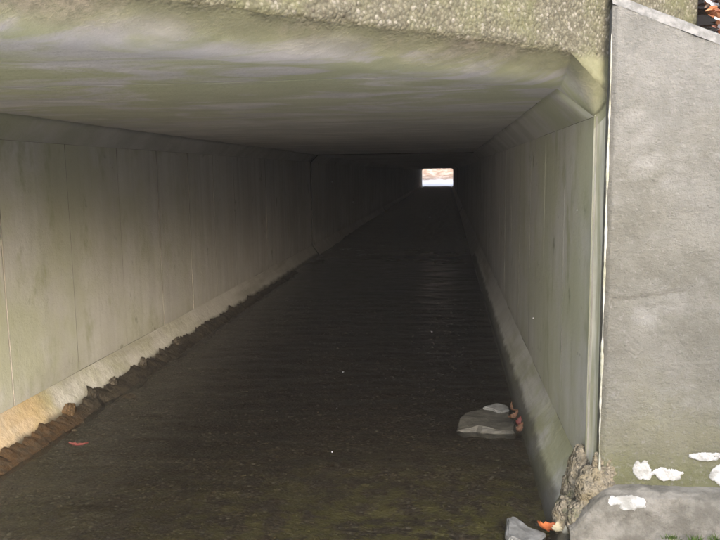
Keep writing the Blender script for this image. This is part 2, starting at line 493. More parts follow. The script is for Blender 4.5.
for j in range(len(ysw) - 1):
    for i in range(nxw):
        a = j * (nxw + 1) + i
        fs.append((a, a + 1, a + nxw + 2, a + nxw + 1))
water = link('water', mesh('water', vs_, fs), 'water', smooth=True); water['kind'] = 'structure'

# wide ground sheet -------------------------------------------------------
gx = [-500, -200, -80, -40, -20, -10, -5, 0, 5, 10, 20, 40, 80, 200, 500]
vs_ = [(a, b, -0.42) for b in gx for a in gx]
n = len(gx)
fs = [(j * n + i, j * n + i + 1, (j + 1) * n + i + 1, (j + 1) * n + i) for j in range(n - 1) for i in range(n - 1)]
g = link('ground', mesh('ground', vs_, fs), 'bounce_snow_ground'); g['kind'] = 'structure'

# embankment over the culvert ---------------------------------------------
def wing_top(x): return 2.17 - 0.41 * (x - 0.64)
def sm(a, b, v):
    t = max(0, min(1, (v - a) / (b - a))); return t * t * (3 - 2 * t)
def emb(x, y):
    n_ = 0.05 * fbm(x, y, 0, 1.2, 4)
    if x < -3.3:
        return -0.3 + 3.0 * sm(-3.3, -6.5, x) * 0.8 + 0.9 * sm(0, 3, y) * sm(-6.5, -3.3, x) * 0 + n_
    return n_
vs_, fs = [], []
cols = [-40, -25, -15, -9, -6, -4.5] + [-3.6 + 0.12 * i for i in range(41)] + [1.32 + 0.12 * i for i in range(1, 40)] + [7, 10, 16, 28, 45]
rows = 40
for i, x in enumerate(cols):
    for j in range(rows + 1):
        t = j / rows
        if x < -3.6:
            yf = P(-3.6) + 0.28
            zf = -0.3 + (2.75 + 0.3) * sm(-12, -3.6, x) * 0.0 + 2.4
        elif x <= 1.1:
            yf = P(x) + 0.28; zf = 2.72
        elif x < 4.7:
            yf = 3.24; zf = wing_top(x) - 0.015
        else:
            yf = 3.24; zf = max(0.0, wing_top(4.7) - 0.015)
        yy = yf + (YE - 0.3 - yf) * t ** 2.2
        d = yy - yf
        if x <= 1.1:
            z = zf + min(d * 0.45, 1.6)
        else:
            z = zf + min(d * 0.75, 4.32 - zf)
        z += 0.06 * fbm(x, yy, 0.5, 1.5, 4) * min(1, d * 4)
        if yy > YE - 6: z = min(z, 2.6 + (YE - yy) * 0.3)
        vs_.append((x, yy, z))
m = rows + 1
for i in range(len(cols) - 1):
    if cols[i] < 1.1 <= cols[i + 1] and False: continue
    for j in range(rows):
        a = i * m + j
        fs.append((a, a + m, a + m + 1, a + 1))
e = link('embankment', mesh('embankment', vs_, fs), 'ground', smooth=True); e['kind'] = 'structure'
# bank left of the inlet, and unseen right bank shaped to shade the wing wall
v_, f_ = grid(30, 40, lambda u, w: ((lambda x, y: (x, y, -0.12 + 2.6 * sm(-2.8, -7.5, x) + 0.06 * fbm(x, y, 1, 1.3, 4)))(-2.75 - 9 * u, -14 + 13.4 * w)))
b = link('bank', mesh('bank', v_, f_), 'bounce_snow_ground', smooth=True); b['kind'] = 'structure'
v_, f_ = grid(50, 60, lambda u, w: ((lambda x, y: (x, y, -0.10 + 3.0 * sm(1.5, 3.6, x) * sm(2.95, 1.2, y) + 1.5 * sm(3.6, 8, x) * sm(2.95, 1.2, y) + 0.03 * fbm(x, y, 5, 2.5, 4)))(0.55 + 8 * u ** 1.5, -14 + 16.86 * w)))
b = link('bank', mesh('bank', v_, f_), 'ground', smooth=True); b['kind'] = 'structure'
# unseen snow sheet added before the culvert mouth to bounce light onto the ceiling
def bounce_snow_front(u, w):
    x = -3.0 + 3.9 * u
    ye = min(2.1, P(x) - 0.12) + 0.12 * nz(x, 1, 2, 2.5)
    y = -14 + (ye + 14) * w ** 0.6
    return (x, y, 0.07 + 0.05 * fbm(x, y, 6, 1.2, 4) - 0.16 * sm(0.4, 0.0, ye - y))
v_, f_ = grid(40, 50, bounce_snow_front)
b = link('bounce_snow', mesh('bounce_snow', v_, f_), 'bounce_snowfield', smooth=True); b['kind'] = 'structure'
# bank beyond the outlet
v_, f_ = grid(60, 40, lambda u, w: ((lambda x, y: (x, y, 0.02 + 0.75 * sm(77.5, 80.5, y) + 6.0 * sm(80, 90, y) + 0.12 * fbm(x, y, 2, 0.9, 5)))(-16 + 30 * u, 77.0 + 16 * w)))
b = link('snowy_bank', mesh('snowy_bank', v_, f_), 'farbank', smooth=True); b['kind'] = 'structure'

# ------------------------------------------------------------------ headwall
def ztop_open(x):
    """lower edge of the face over the opening (bevel outline)"""
    xl, xr = XWL - BW, XWR + BW
    zt, zh = ZC + BH, ZH + BH * 0.75
    if x < xl or x > xr: return None
    if x < XCL: return zh + (zt - zh) * (x - xl) / (XCL - xl)
    if x > XCR: return zh + (zt - zh) * (xr - x) / (xr - XCR)
    return zt
def face_disp(x, z):
    return 0.007 * fbm(x, z, 0.3, 7, 3) + 0.004 * fbm(x, z, 3.3, 30, 3)
# face over the opening, fine relief
nu, nv = 520, 84
def fpt(u, v):
    x = XWL - BW + (XWR + 2 * BW - XWL) * u
    zb = ztop_open(min(max(x, XWL - BW + 1e-4), XWR + BW - 1e-4))
    zb += 0.006 * fbm(x, 9.1, 0, 9, 4)
    z = zb + (2.80 - zb) * v ** 1.25
    d = face_disp(x, z) - 0.014 * (1 - min(1, (z - zb) / 0.03)) ** 2
    return Vector((x, P(x), z)) + NRM * d
v_, f_ = grid(nu, nv, fpt)
cpart('lintel_face', mesh('lintel_face', v_, f_), 'fascia', True)
# rounded bevel running from the face into the ceiling, haunches and walls
outl = []
def contour(n_c=260, n_h=26, n_w=60):
    pts = []
    for i in range(n_w): # right wall upwards
        t = i / n_w; pts.append(((XWR, ZL + (ZH - ZL) * t), (XWR + BW, ZL - 0.05 + (ZH + BH * 0.75 - ZL + 0.05) * t)))
    for i in range(n_h):
        t = i / n_h; pts.append(((XWR + (XCR - XWR) * t, ZH + (ZC - ZH) * t), (XWR + BW + (XCR - XWR - BW) * t, ZH + BH * 0.75 + (ZC + BH - ZH - BH * 0.75) * t)))
    for i in range(n_c):
        t = i / n_c; x = XCR + (XCL - XCR) * t; pts.append(((x, ZC), (x, ZC + BH)))
    for i in range(n_h):
        t = i / n_h; pts.append(((XCL + (XWL - XCL) * t, ZC + (ZH - ZC) * t), (XCL + (XWL - BW - XCL) * t, ZC + BH + (ZH + BH * 0.75 - ZC - BH) * t)))
    for i in range(n_w + 1):
        t = i / n_w; pts.append(((XWL, ZH + (ZL - ZH) * t), (XWL - BW, ZH + BH * 0.75 + (ZL - ZH - BH * 0.75) * t)))
    return pts
cp = contour()
NB = 16
v_ = []
for (inn, ou) in cp:
    sx_ = -1 if inn[0] > -1 else 1
    lip = 0.004
    shift = (lip * sx_, 0) if inn[1] <= ZH else ((0, -lip) if inn[1] >= ZC - 1e-6 else (lip * 0.7 * sx_, -lip * 0.7))
    real_z = inn[1]
    wallish = inn[1] <= ZH
    dep = 0.06 if wallish else BD
    # smooth change of depth over the haunch
    if not wallish and inn[1] < ZC - 1e-4:
        dep = 0.06 + (BD - 0.06) * (inn[1] - ZH) / (ZC - ZH)
    inn = (inn[0] + shift[0], inn[1] + shift[1])
    for k in range(NB + 1):
        t = k / NB
        a = t * math.pi / 2
        s_in = t if real_z <= ZH else t * (2 - t)   # how far towards inner outline
        x = ou[0] + (inn[0] - ou[0]) * s_in
        z = ou[1] + (inn[1] - ou[1]) * s_in
        y = P(x) + dep * 1.36 * t
        dn = (0.004 * fbm(x, y, z, 9, 3) + 0.003 * fbm(x, y, z, 30, 2)) * (1 - t)
        if k == 0:
            dn += 0.006 * fbm(x, 9.1, 0, 9, 4)
        v_.append((x, y - (0.002 if k == 0 else 0), z + dn))
f_ = []
for i in range(len(cp) - 1):
    for k in range(NB):
        a = i * (NB + 1) + k
        f_.append((a, a + 1, a + NB + 2, a + NB + 1))
o = cpart('inlet_edge', mesh('inlet_edge', v_, f_), 'fascia', True)
o.data.materials.append(MAT['jamb'])
for q, p in enumerate(o.data.polygons):
    if (q // NB) < 58: p.material_index = 1
# body of the headwall behind the face: beam over the opening and the two ends
def skew_box(name, x0, x1, z0, z1, d0, d1, mat, bev=0.0):
    def q(x, d, z): return (x - NRM.x * 0, P(x) + d, z)
    a = [q(x0, d0, z0), q(x1, d0, z0), q(x1, d0, z1), q(x0, d0, z1)]
    b2 = [q(x0, d1, z0), q(x1, d1, z0), q(x1, d1, z1), q(x0, d1, z1)]
    return cpart(name, prism_mesh(name, a, b2, bev), mat)
skew_box('headwall_beam', XWL - BW - 0.002, XWR + BW + 0.002, 2.02, 2.797, 0.05, 0.42, 'fascia')
skew_box('headwall_end', XWR + BW + 0.004, 1.10, -0.4, 2.84, -0.004, 0.42, 'fascia', 0.015)
skew_box('headwall_end', -3.7, XWL - BW - 0.004, -0.4, 2.84, -0.004, 0.42, 'fascia', 0.015)

# ------------------------------------------------------------------ barrel, first section: panels
rng = random.Random(5)
GAP = 0.005
seams = [4.68 + 0.775 * n_ for n_ in range(-6, 12)]
def wall_panel(x, y0, y1, side):
    """one formwork bay of the side wall; side -1 left, +1 right"""
    off = rng.uniform(-0.004, 0.004)
    tilt = rng.uniform(-0.0025, 0.0025)
    g0 = GAP * rng.uniform(0.5, 1.3)
    if side > 0: off *= 0.15; tilt = 0; g0 = 0.0012
    z0, z1 = ZL + 0.001, ZH - 0.001
    ny, nzv = 6, 10
    v_, f_ = [], []
    for j in range(nzv + 1):
        for i in range(ny + 1):
            ty, tz = i / ny, j / nzv
            yy = y0 + g0 / 2 + (y1 - y0 - g0) * ty; zz = z0 + (z1 - z0) * tz
            d = off + tilt * (2 * ty - 1) + 0.004 * nz(yy, zz, side * 3.0, 2.2)
            if i in (0, ny): d -= 0.0015 if side < 0 else 0.0
            v_.append((x - side * d, yy if i not in (0, ny) else yy, zz))
    # pull the second and last-but-one columns to the rim to make a small chamfer
    for j in range(nzv + 1):
        for i, s in ((1, 1), (ny - 1, -1)):
            q = list(v_[j * (ny + 1) + i]); e0 = v_[j * (ny + 1) + (0 if s > 0 else ny)][1]
            q[1] = e0 + s * 0.004; v_[j * (ny + 1) + i] = tuple(q)
    for j in range(nzv):
        for i in range(ny):
            a = j * (ny + 1) + i
            f_.append((a, a + 1, a + ny + 2, a + ny + 1) if side < 0 else (a, a + ny + 1, a + ny + 2, a + 1))
    # returns at both joints
    base = len(v_)
    for i in (0, ny):
        for j in (0, nzv):
            px = v_[j * (ny + 1) + i]
            v_.append((x + side * 0.05, px[1], px[2]))
    f_.append((0, base, base + 1, nzv * (ny + 1)))
    f_.append((ny, base + 2, base + 3, nzv * (ny + 1) + ny))
    o = cpart('wall_panel', mesh('wall_panel', v_, f_), 'wall')
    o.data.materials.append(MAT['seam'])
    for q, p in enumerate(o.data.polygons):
        if q >= ny * nzv or (side < 0 and q % ny in (0, ny - 1)): p.material_index = 1  # rims and returns that face the light painted dark as groove shade
edges_l = [P(XWL) + 0.07] + [s for s in seams if s > P(XWL) + 0.3 and s < YJ - 0.4] + [YJ]
for a, b2 in zip(edges_l, edges_l[1:]): wall_panel(XWL, a, b2, -1)
edges_r = [P(XWR) + 0.07] + [s for s in seams if s > P(XWR) + 0.5 and s < YJ - 0.4] + [YJ]
for a, b2 in zip(edges_r, edges_r[1:]): wall_panel(XWR, a, b2, 1)

# haunches and ledges of the first section
def strip(name, p0, p1, back, y0, y1, mat, nseg, jag=0.0):
    """sloping strip from (x,z) p0 to p1, its foot reaching back into the wall"""
    v_, f_ = [], []
    nw = 5
    for i in range(nseg + 1):
        t = i / nseg
        for j in range(nw + 1):
            w = j / nw
            x = p0[0] + (p1[0] - p0[0]) * w; z = p0[1] + (p1[1] - p0[1]) * w
            ya = y0(x) if callable(y0) else y0
            yy = ya + (y1 - ya) * t
            d = jag * fbm(x, yy, z, 3.0, 4)
            v_.append((x + d * (1 if p0[0] < -1 else -1), yy, z + d * 0.5))
        v_.append((back[0], yy, back[1]))
    m_ = nw + 2
    for i in range(nseg):
        for j in range(m_ - 1):
            a = i * m_ + j
            f_.append((a, a + 1, a + m_ + 1, a + m_))
    f_.append(tuple(range(m_))); f_.append(tuple(nseg * m_ + j for j in range(m_)))
    me = mesh(name, v_, f_)
    bm = bmesh.new(); bm.from_mesh(me); bpy.data.meshes.remove(me)
    return cpart(name, from_bm(name, bm), mat, True)
strip('ceiling_haunch', (XWR, ZH), (XCR, ZC), (XWR + 0.1, ZC + 0.1), lambda x: P(x) - 0.012 + 1.36 * (0.06 + (BD - 0.06) * (XWR - x) / (XWR - XCR)), YJ, 'haunch', 40, 0.003)
strip('ceiling_haunch', (XWL, ZH), (XCL, ZC), (XWL - 0.1, ZC + 0.1), lambda x: P(x) - 0.012 + 1.36 * (0.06 + (BD - 0.06) * (x - XWL) / (XCL - XWL)), YJ, 'haunch', 40, 0.003)
strip('ledge', (XWL, ZL), (XBL + 0.02, -0.12), (XWL - 0.1, -0.12), P(XWL) + 0.02, YJ, 'ledge', 260, 0.005)
strip('ledge', (XWR, ZL), (XBR - 0.01, -0.12), (XWR + 0.1, -0.12), lambda x: P(x) + 0.02, YJ, 'ledge', 260, 0.004)

# ceiling bays with cross joints
cse = [2.83, 4.05, 5.27, 6.49, 7.71, 8.93, 10.15, 11.37, 12.59, YJ]
def ceiling_panel(y0, y1, z):
    """y0 None: first bay, its front cut along the skew of the face"""
    bm = bmesh.new()
    nxs = 24
    xs = [XCL - 0.002 + (XCR - XCL + 0.004) * i / nxs for i in range(nxs + 1)]
    lo = []
    for x in xs:
        ya = P(x) + BD * 1.36
        a = ya if y0 is None else max(ya, y0 + GAP / 2)
        b_ = y1 - GAP / 2
        if a >= b_ - 0.01: continue
        lo.append((x, a, b_))
    nyv = 8
    top, rowsv = [], []
    for (x, a, b_) in lo:
        col = []
        for j in range(nyv + 1):
            yy = a + (b_ - a) * j / nyv
            col.append(bm.verts.new((x, yy, z + 0.003 * nz(x, yy, 1, 1.7) + (0.004 if j == nyv or (j == 0 and y0 is not None and yy > P(x) + BD * 1.36 + 0.01) else 0))))
        up_ = [bm.verts.new((x, a, z + 0.06)), bm.verts.new((x, b_, z + 0.06))]
        rowsv.append((col, up_))
    for (c1, u1), (c2, u2) in zip(rowsv, rowsv[1:]):
        for j in range(nyv):
            bm.faces.new((c1[j], c1[j + 1], c2[j + 1], c2[j]))
        bm.faces.new((c1[0], c2[0], u2[0], u1[0])); bm.faces.new((c1[nyv], c2[nyv], u2[1], u1[1]))
    cpart('ceiling_panel', from_bm('ceiling_panel', bm), 'ceiling')
ceiling_panel(None, 2.22, ZC + 0.001)
prev = 2.22
for s in cse:
    ceiling_panel(prev, s, ZC + rng.uniform(0.0, 0.004)); prev = s

# outer shell of the first section, behind the bays
def shell(name, y0, y1, inset, thick, mat, skew=False):
    o = inset
    prof = [(XWL - o, -0.35), (XWL - o, ZC + o), (XWR + o, ZC + o), (XWR + o, -0.35)]
    t2 = thick
    outp = [(XWL - o - t2, -0.35), (XWL - o - t2, ZC + o + t2), (XWR + o + t2, ZC + o + t2), (XWR + o + t2, -0.35)]
    v_ = []
    for yend in (0, 1):
        for (x, z) in prof + outp:
            yy = (P(x) + 0.3 if skew else y0) if yend == 0 else y1
            v_.append((x, yy, z))
    f_ = []
    for i in range(3):
        f_.append((i, i + 1, 8 + i + 1, 8 + i)); f_.append((4 + i, 12 + i, 12 + i + 1, 4 + i + 1))
        f_.append((i, 4 + i, 4 + i + 1, i + 1)); f_.append((8 + i, 8 + i + 1, 12 + i + 1, 12 + i))
    f_.append((0, 8, 12, 4)); f_.append((3, 7, 15, 11))
    me = mesh(name, v_, f_); bm = bmesh.new(); bm.from_mesh(me); bpy.data.meshes.remove(me)
    return cpart(name, from_bm(name, bm), mat)
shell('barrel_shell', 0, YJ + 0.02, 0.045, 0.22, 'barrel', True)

# deeper sections: full profiles, each a casting of its own
prof = [(XBL + 0.02, -0.12), (XWL, ZL), (XWL, ZH), (XCL, ZC), (XCR, ZC), (XWR, ZH), (XWR, ZL), (XBR - 0.01, -0.12)]
outer = [(XWL - T, -0.36), (XWL - T, ZL), (XWL - T, ZH), (XWL - T, ZC + T), (XWR + T, ZC + T), (XWR + T, ZH), (XWR + T, ZL), (XWR + T, -0.36)]
def section(y0, y1, dx, dz):
    n_ = len(prof); v_ = []; c_ = 0.02
    for (yy, g_) in ((y0, 1), (y0 + c_, 0), (y1 - c_, 0), (y1, 1)):
        for (x, z) in prof:
            cx, cz = -0.95, 0.95
            l = math.hypot(x - cx, z - cz); s = 1 + g_ * c_ / l
            v_.append((cx + (x - cx) * s + dx, yy, cz + (z - cz) * s + dz))
    for yy in (y0, y1):
        for (x, z) in outer: v_.append((x, yy, z))
    f_ = []
    for r in range(3):
        for i in range(n_ - 1):
            a = r * n_ + i; f_.append((a, a + 1, a + n_ + 1, a + n_))
    o0, o1 = 4 * n_, 5 * n_
    for i in range(n_ - 1):
        f_.append((o0 + i, o1 + i, o1 + i + 1, o0 + i + 1))
        f_.append((i, o0 + i, o0 + i + 1, i + 1))
        f_.append((3 * n_ + i, 3 * n_ + i + 1, o1 + i + 1, o1 + i))
    me = mesh('barrel_section', v_, f_); bm = bmesh.new(); bm.from_mesh(me); bpy.data.meshes.remove(me)
    o = cpart('barrel_section', from_bm('barrel_section', bm), 'wall')
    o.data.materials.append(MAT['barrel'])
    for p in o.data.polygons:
        if p.center.y < y0 + 0.021 or p.center.y > y1 - 0.021: p.material_index = 1  # end rings painted dark as shade in the joint
ed = [YJ + 0.03, 29.0, 44.5, 60.0, YE]
for q in range(4):
    section(ed[q], ed[q + 1] - 0.015, 0.012 if q == 0 else rng.uniform(-0.01, 0.01), -0.012 if q == 0 else rng.uniform(-0.006, 0.006))
# outlet headwall
bm = bmesh.new()
for (x0, x1, z0, z1) in ((-5, XWL - T - 0.01, -0.4, 2.7), (XWR + T + 0.01, 3, -0.4, 2.7), (XWL - T - 0.005, XWR + T + 0.005, ZC + T + 0.005, 2.695)):
    r = bmesh.ops.create_cube(bm, size=1.0)
    bmesh.ops.scale(bm, vec=(x1 - x0, 0.3, z1 - z0), verts=r['verts'])
    bmesh.ops.translate(bm, vec=((x0 + x1) / 2, YE - 0.16, (z0 + z1) / 2), verts=r['verts'])
cpart('outlet_headwall', from_bm('outlet_headwall', bm), 'wing')

# ------------------------------------------------------------------ wing wall
YW = 3.04
XW0 = 0.63
wing = thing('wing_wall', 'weathered grey wing wall with sloping pale top, right of the culvert mouth', 'retaining wall', (2.6, YW, 0))
winv = Matrix.Translation((-2.6, -YW, 0))
def wpart(name, me, mat, smooth=False):
    o = link(name, me, mat, wing, smooth); o.matrix_parent_inverse = winv; return o
CH = 0.045
def wpt(u, v):
    x = XW0 + 4.2 * u ** 1.6
    zt = wing_top(x) - CH + 0.006 * fbm(x, 1.5, 0, 4, 4)
    z = -0.3 + (zt + 0.3) * v
    d = 0.010 * fbm(x, z, 0.7, 2.2, 4) + 0.005 * fbm(x, z, 4.7, 12, 4)
    ex = x - XW0
    # ragged left arris
    if ex < 0.02: d -= 0.014 * (1 - ex / 0.02)
    xx = x + (0.006 * fbm(z, 2.0, 0, 6, 4) if u == 0 else 0)
    # hairline crack running across at mid height
    zc = 0.98 + 0.10 * (x - 0.75) * 1.6 + 0.03 * nz(x, 0, 3, 8)
    if 0.66 < x < 0.92 and abs(z - zc) < 0.012: d -= 0.007
    return (xx, YW - d, z)
v_, f_ = grid(240, 220, wpt)
wpart('face', mesh('wing_face', v_, f_), 'wing', True)
def cpt(u, v):
    x = XW0 + 4.2 * u ** 1.6
    zt = wing_top(x)
    n_ = 0.005 * fbm(x, v * 0.2, 2, 6, 4)
    if v <= 0.5:
        w = v / 0.5
        return (x, YW - 0.004 + (CH * 0.55) * w + n_, zt - CH + (0 if v > 0 else 0.006 * fbm(x, 1.5, 0, 4, 4)) + CH * w)
    w = (v - 0.5) / 0.5
    return (x, YW - 0.004 + CH * 0.55 + 0.18 * w, zt + n_)
v_, f_ = grid(160, 8, cpt)
wpart('top_edge', mesh('wing_top_edge', v_, f_), 'coping', True)
bm_a = [(XW0 + 0.004, YW + 0.03, -0.3), (4.83, YW + 0.03, -0.3), (4.83, YW + 0.03, wing_top(4.84) - 0.05), (XW0 + 0.004, YW + 0.03, wing_top(0.64) - 0.05)]
bm_b = [(p[0], YW + 0.20, p[2]) for p in bm_a]
wpart('core', prism_mesh('wing_core', bm_a, bm_b), 'wing')
# irregular bead of pale mortar down the joint with the culvert
v_ = []; f_ = []
N = 300
for i in range(N + 1):
    z = 0.12 + (2.02 - 0.12) * i / N
    w = 0.0042 + 0.008 * fbm(z, 0.3, 0, 6, 4); cx = XW0 - 0.001 + 0.005 * fbm(z, 5.3, 0, 3, 4)
    w *= max(0.05, min(1, (z - 0.12) / 0.15, (2.02 - z) / 0.25))
    for k in range(7):
        a = math.pi * (0.0 + k / 6)
        v_.append((cx - math.cos(a) * max(0.0015, w), YW - 0.002 - math.sin(a) * max(0.002, w) * 0.9, z))
for i in range(N):
    for k in range(6):
        a = i * 7 + k; f_.append((a, a + 1, a + 8, a + 7))
wpart('mortar_joint', mesh('mortar_joint', v_, f_), 'mortar', True)
# footing
def ftp(u, v):
    x = 0.50 + 4.6 * u ** 1.5
    prof_ = [(YW + 0.02, 0.205), (YW - 0.055, 0.200), (YW - 0.085, 0.185), (YW - 0.10, 0.13), (YW - 0.115, 0.02), (YW - 0.13, -0.25)]
    q = v * (len(prof_) - 1); i = min(int(q), len(prof_) - 2); t = q - i
    yy = prof_[i][0] + (prof_[i + 1][0] - prof_[i][0]) * t; zz = prof_[i][1] + (prof_[i + 1][1] - prof_[i][1]) * t
    d = 0.012 * fbm(x, yy, zz, 6, 4) + 0.006 * fbm(x, yy, zz, 24, 4)
    if zz > 0: zz *= 0.15 + 0.85 * sm(0.46, 0.66, x)
    return (x, yy - d, zz + d * 0.6)
v_, f_ = grid(220, 40, ftp)
wpart('footing', mesh('footing', v_, f_), 'footing', True)
# crumbled toe where wall, ledge and footing meet
def lump(seed, c, r, rough):
    bm = bmesh.new()
    bmesh.ops.create_icosphere(bm, subdivisions=5, radius=1.0)
    for v in bm.verts:
        p = v.co.copy()
        q = Vector((p.x * r[0], p.y * r[1], p.z * r[2])) * 11
        d = 1 + rough * fbm(q.x + seed * 3.3, q.y, q.z, 1.0, 5) + 0.05 * fbm(q.x, q.y + seed, q.z, 5, 4)
        v.co = Vector((c[0] + p.x * d * r[0], c[1] + p.y * d * r[1], c[2] + p.z * d * r[2]))
    return from_bm('crumbled_toe', bm)
for seed, c_, r_ in ((1, (0.575, 3.17, 0.10), (0.07, 0.085, 0.19)), (2, (0.66, 3.065, 0.24), (0.06, 0.032, 0.13)), (5, (0.62, 3.06, 0.17), (0.09, 0.07, 0.09)), (3, (0.60, 3.02, 0.05), (0.10, 0.065, 0.10)), (4, (0.51, 3.07, 0.0), (0.06, 0.07, 0.13))):
    wpart('crumbled_toe', lump(seed, c_, r_, 0.28), 'toe', True)

# ------------------------------------------------------------------ snow remnants
def patch(name, org, ud, vd, nd, w, h, thick, seed, label, cat, group, mat, thr=0.1, nsc=5.0, cover=0.9):
    U, V, Nn = Vector(ud), Vector(vd), Vector(nd)
    nu = max(10, int(w / 0.002)); nv = max(8, int(h / 0.002))
    hs = {}
    for j in range(nv + 1):
        for i in range(nu + 1):
            a, b_ = 2 * i / nu - 1, 2 * j / nv - 1
            f = cover - (abs(a) ** 2.2 + abs(b_) ** 2.2) + 1.3 * fbm(a * w * nsc * 2, b_ * h * nsc * 2, seed * 3.7, 1.3, 4)
            f -= 2.6 * max(0, math.hypot(a, b_) - 0.55)
            hs[i, j] = f - thr
    vid, v_, f_ = {}, [], []
    def vert(i, j):
        if (i, j) not in vid:
            e_ = max(0.0, min(1.0, hs[i, j] / 0.5))
            p = Vector(org) + U * (w * (i / nu - 0.5)) + V * (h * (j / nv - 0.5)) + Nn * (thick * math.sqrt(e_) + thick * 0.25 * e_ * nz(i * 0.3, j * 0.3, seed) - 0.003)
            vid[i, j] = len(v_); v_.append(p - Vector(org))
        return vid[i, j]
    for j in range(nv):
        for i in range(nu):
            c4 = [(i, j), (i + 1, j), (i + 1, j + 1), (i, j + 1)]
            if sum(hs[c] > 0 for c in c4) >= 3:
                f_.append(tuple(vert(*c) for c in c4))
    if not f_: return None
    o = link(name, mesh(name, v_, f_), mat, None, True); o.location = org
    return tag(o, label, cat, group)
X3, Z3, Y3 = (1, 0, 0), (0, 0, 1), (0, -1, 0)
fy = YW - 0.004
sg = 'old snow remnants at the foot of the wing wall'
patch('snow_patch', (0.80, fy, 0.265), X3, Z3, Y3, 0.11, 0.13, 0.005, 1, 'white snow lump on the wing wall foot, nearest the culvert mouth', 'snow', sg, 'snow')
patch('snow_patch', (0.905, fy, 0.255), X3, Z3, Y3, 0.16, 0.085, 0.005, 2, 'small white snow lump, second from the culvert mouth along the wall foot', 'snow', sg, 'snow')
patch('snow_patch', (1.085, fy, 0.335), X3, Z3, Y3, 0.25, 0.05, 0.006, 3, 'long thin streak of snow, highest on the wing wall foot', 'snow', sg, 'snow', cover=1.1)
patch('snow_patch', (1.135, fy, 0.25), X3, Z3, Y3, 0.17, 0.12, 0.005, 4, 'broad snow patch low on the wall foot, at the right edge of the photo', 'snow', sg, 'snow', cover=1.1)
patch('snow_patch', (0.72, YW - 0.095, 0.165), X3, (0, 0.25, 0.97), (0, -0.97, 0.25), 0.20, 0.08, 0.004, 5, 'flat white snow patch lying on the footing below the wing wall', 'snow', sg, 'snow', cover=1.1)

# ------------------------------------------------------------------ stones and leaves in the stream
def stone_mesh(seed, sx, sy, sz, sub=3, rough=0.35):
    bm = bmesh.new()
    bmesh.ops.create_icosphere(bm, subdivisions=sub, radius=1.0)
    for v in bm.verts:
        p = v.co.copy()
        d = 1 + rough * fbm(p.x + seed * 7.1, p.y, p.z, 0.9, 4)
        v.co = Vector((p.x * d * sx, p.y * d * sy, p.z * d * sz))
    return from_bm('stone', bm)
def put(name, me, mat, loc, label, cat, group=None, rot=(0, 0, 0), smooth=True):
    o = link(name, me, mat, None, smooth); o.location = loc; o.rotation_euler = rot
    return tag(o, label, cat, group)
rs = random.Random(11)
# ragged crust of dark silt and debris clinging to the left ledge
def silt(u, v):
    y = 2.6 + 8.5 * u
    fade = 1 - 0.55 * sm(6.0, 10.5, y)
    lump = 0.045 * abs(fbm(0.3, y, 1.0, 2.6, 3)) + 0.04 * max(0, nz(3.3, y, 0, 6.0)) + 0.018 * nz(1.1, y, 0, 19.0) + 0.01 * nz(1.1, y, 4, 47.0)
    hgt = (0.048 + 1.25 * lump) * fade
    xw = XBL + 0.02 - 0.61 * hgt - 0.015          # on the ledge slope at that height
    w = v
    x = xw + (0.17 + 0.05 * fbm(5.0, y, 0, 1.2, 2)) * w + 0.012 * math.sin(math.pi * w)
    z = hgt * (1 - w) ** 1.5 + 0.012 * math.sin(math.pi * min(1, w * 1.3)) * fade - 0.05 * w
    d = 0.006 * fbm(x, y, z + 3 * w, 9, 4) + 0.004 * fbm(x, y, z + 5 * w, 40, 3)
    return (x + abs(d) * 0.8 - 0.004, y + d * 0.5, z + d * (1 if v > 0 else 0.3))
v_, f_ = grid(760, 14, silt)
so = link('silt', mesh('silt', v_, f_), 'silt', None, True)
so['kind'] = 'stuff'; so['label'] = 'ragged dark silt and debris clinging along the foot of the left ledge'; so['category'] = 'silt'
for i, (y, s, lab) in enumerate(((4.22, 0.042, 'orange-brown upright jagged stone by the orange-stained left ledge, nearest the camera'), (4.55, 0.03, 'small brown jagged stone in the silt, second along the left ledge'), (4.85, 0.034, 'dark lumpy stone in the silt, third along the left ledge'), (5.35, 0.038, 'dark pointed stone in the silt, fourth along the left ledge'), (6.1, 0.038, 'farthest dark stone in the silt along the left ledge'))):
    put('stone', stone_mesh(i, s * 0.8, s * rs.uniform(1.0, 1.5), s * rs.uniform(1.0, 1.35), 3, 0.6), 'glow_stone' if i < 1 else 'stone',
        (XBL - 0.02, y, 0.055), lab, 'stone', 'stones in the silt by the left ledge', (rs.uniform(-.3, .3), rs.uniform(-.3, .3), rs.uniform(-.4, .4)), smooth=False)

# loose gravel on the bed
rg = random.Random(3)
bm = bmesh.new()
for q in range(4200):
    yy = 2.4 + 6.5 * rg.random() ** 1.5
    x = rg.uniform(XBL + 0.05, XBR - 0.03)
    s = 0.005 + 0.010 * rg.random() ** 2.2
    r = bmesh.ops.create_icosphere(bm, subdivisions=1, radius=s)
    sx, sy, sz = rg.uniform(0.8, 1.7), rg.uniform(0.7, 1.2), rg.uniform(0.4, 0.8)
    zb = bed_z(x, yy)
    for v in r['verts']:
        c = v.co
        k = 1 + rg.uniform(-0.18, 0.18)
        v.co = Vector((c.x * sx * k + x, c.y * sy * k + yy, c.z * sz * k + zb + s * 0.15))
gv = link('gravel', from_bm('gravel', bm), 'bed', None, False)
gv['kind'] = 'stuff'; gv['label'] = 'loose brown gravel strewn over the shallow stream bed'; gv['category'] = 'gravel'

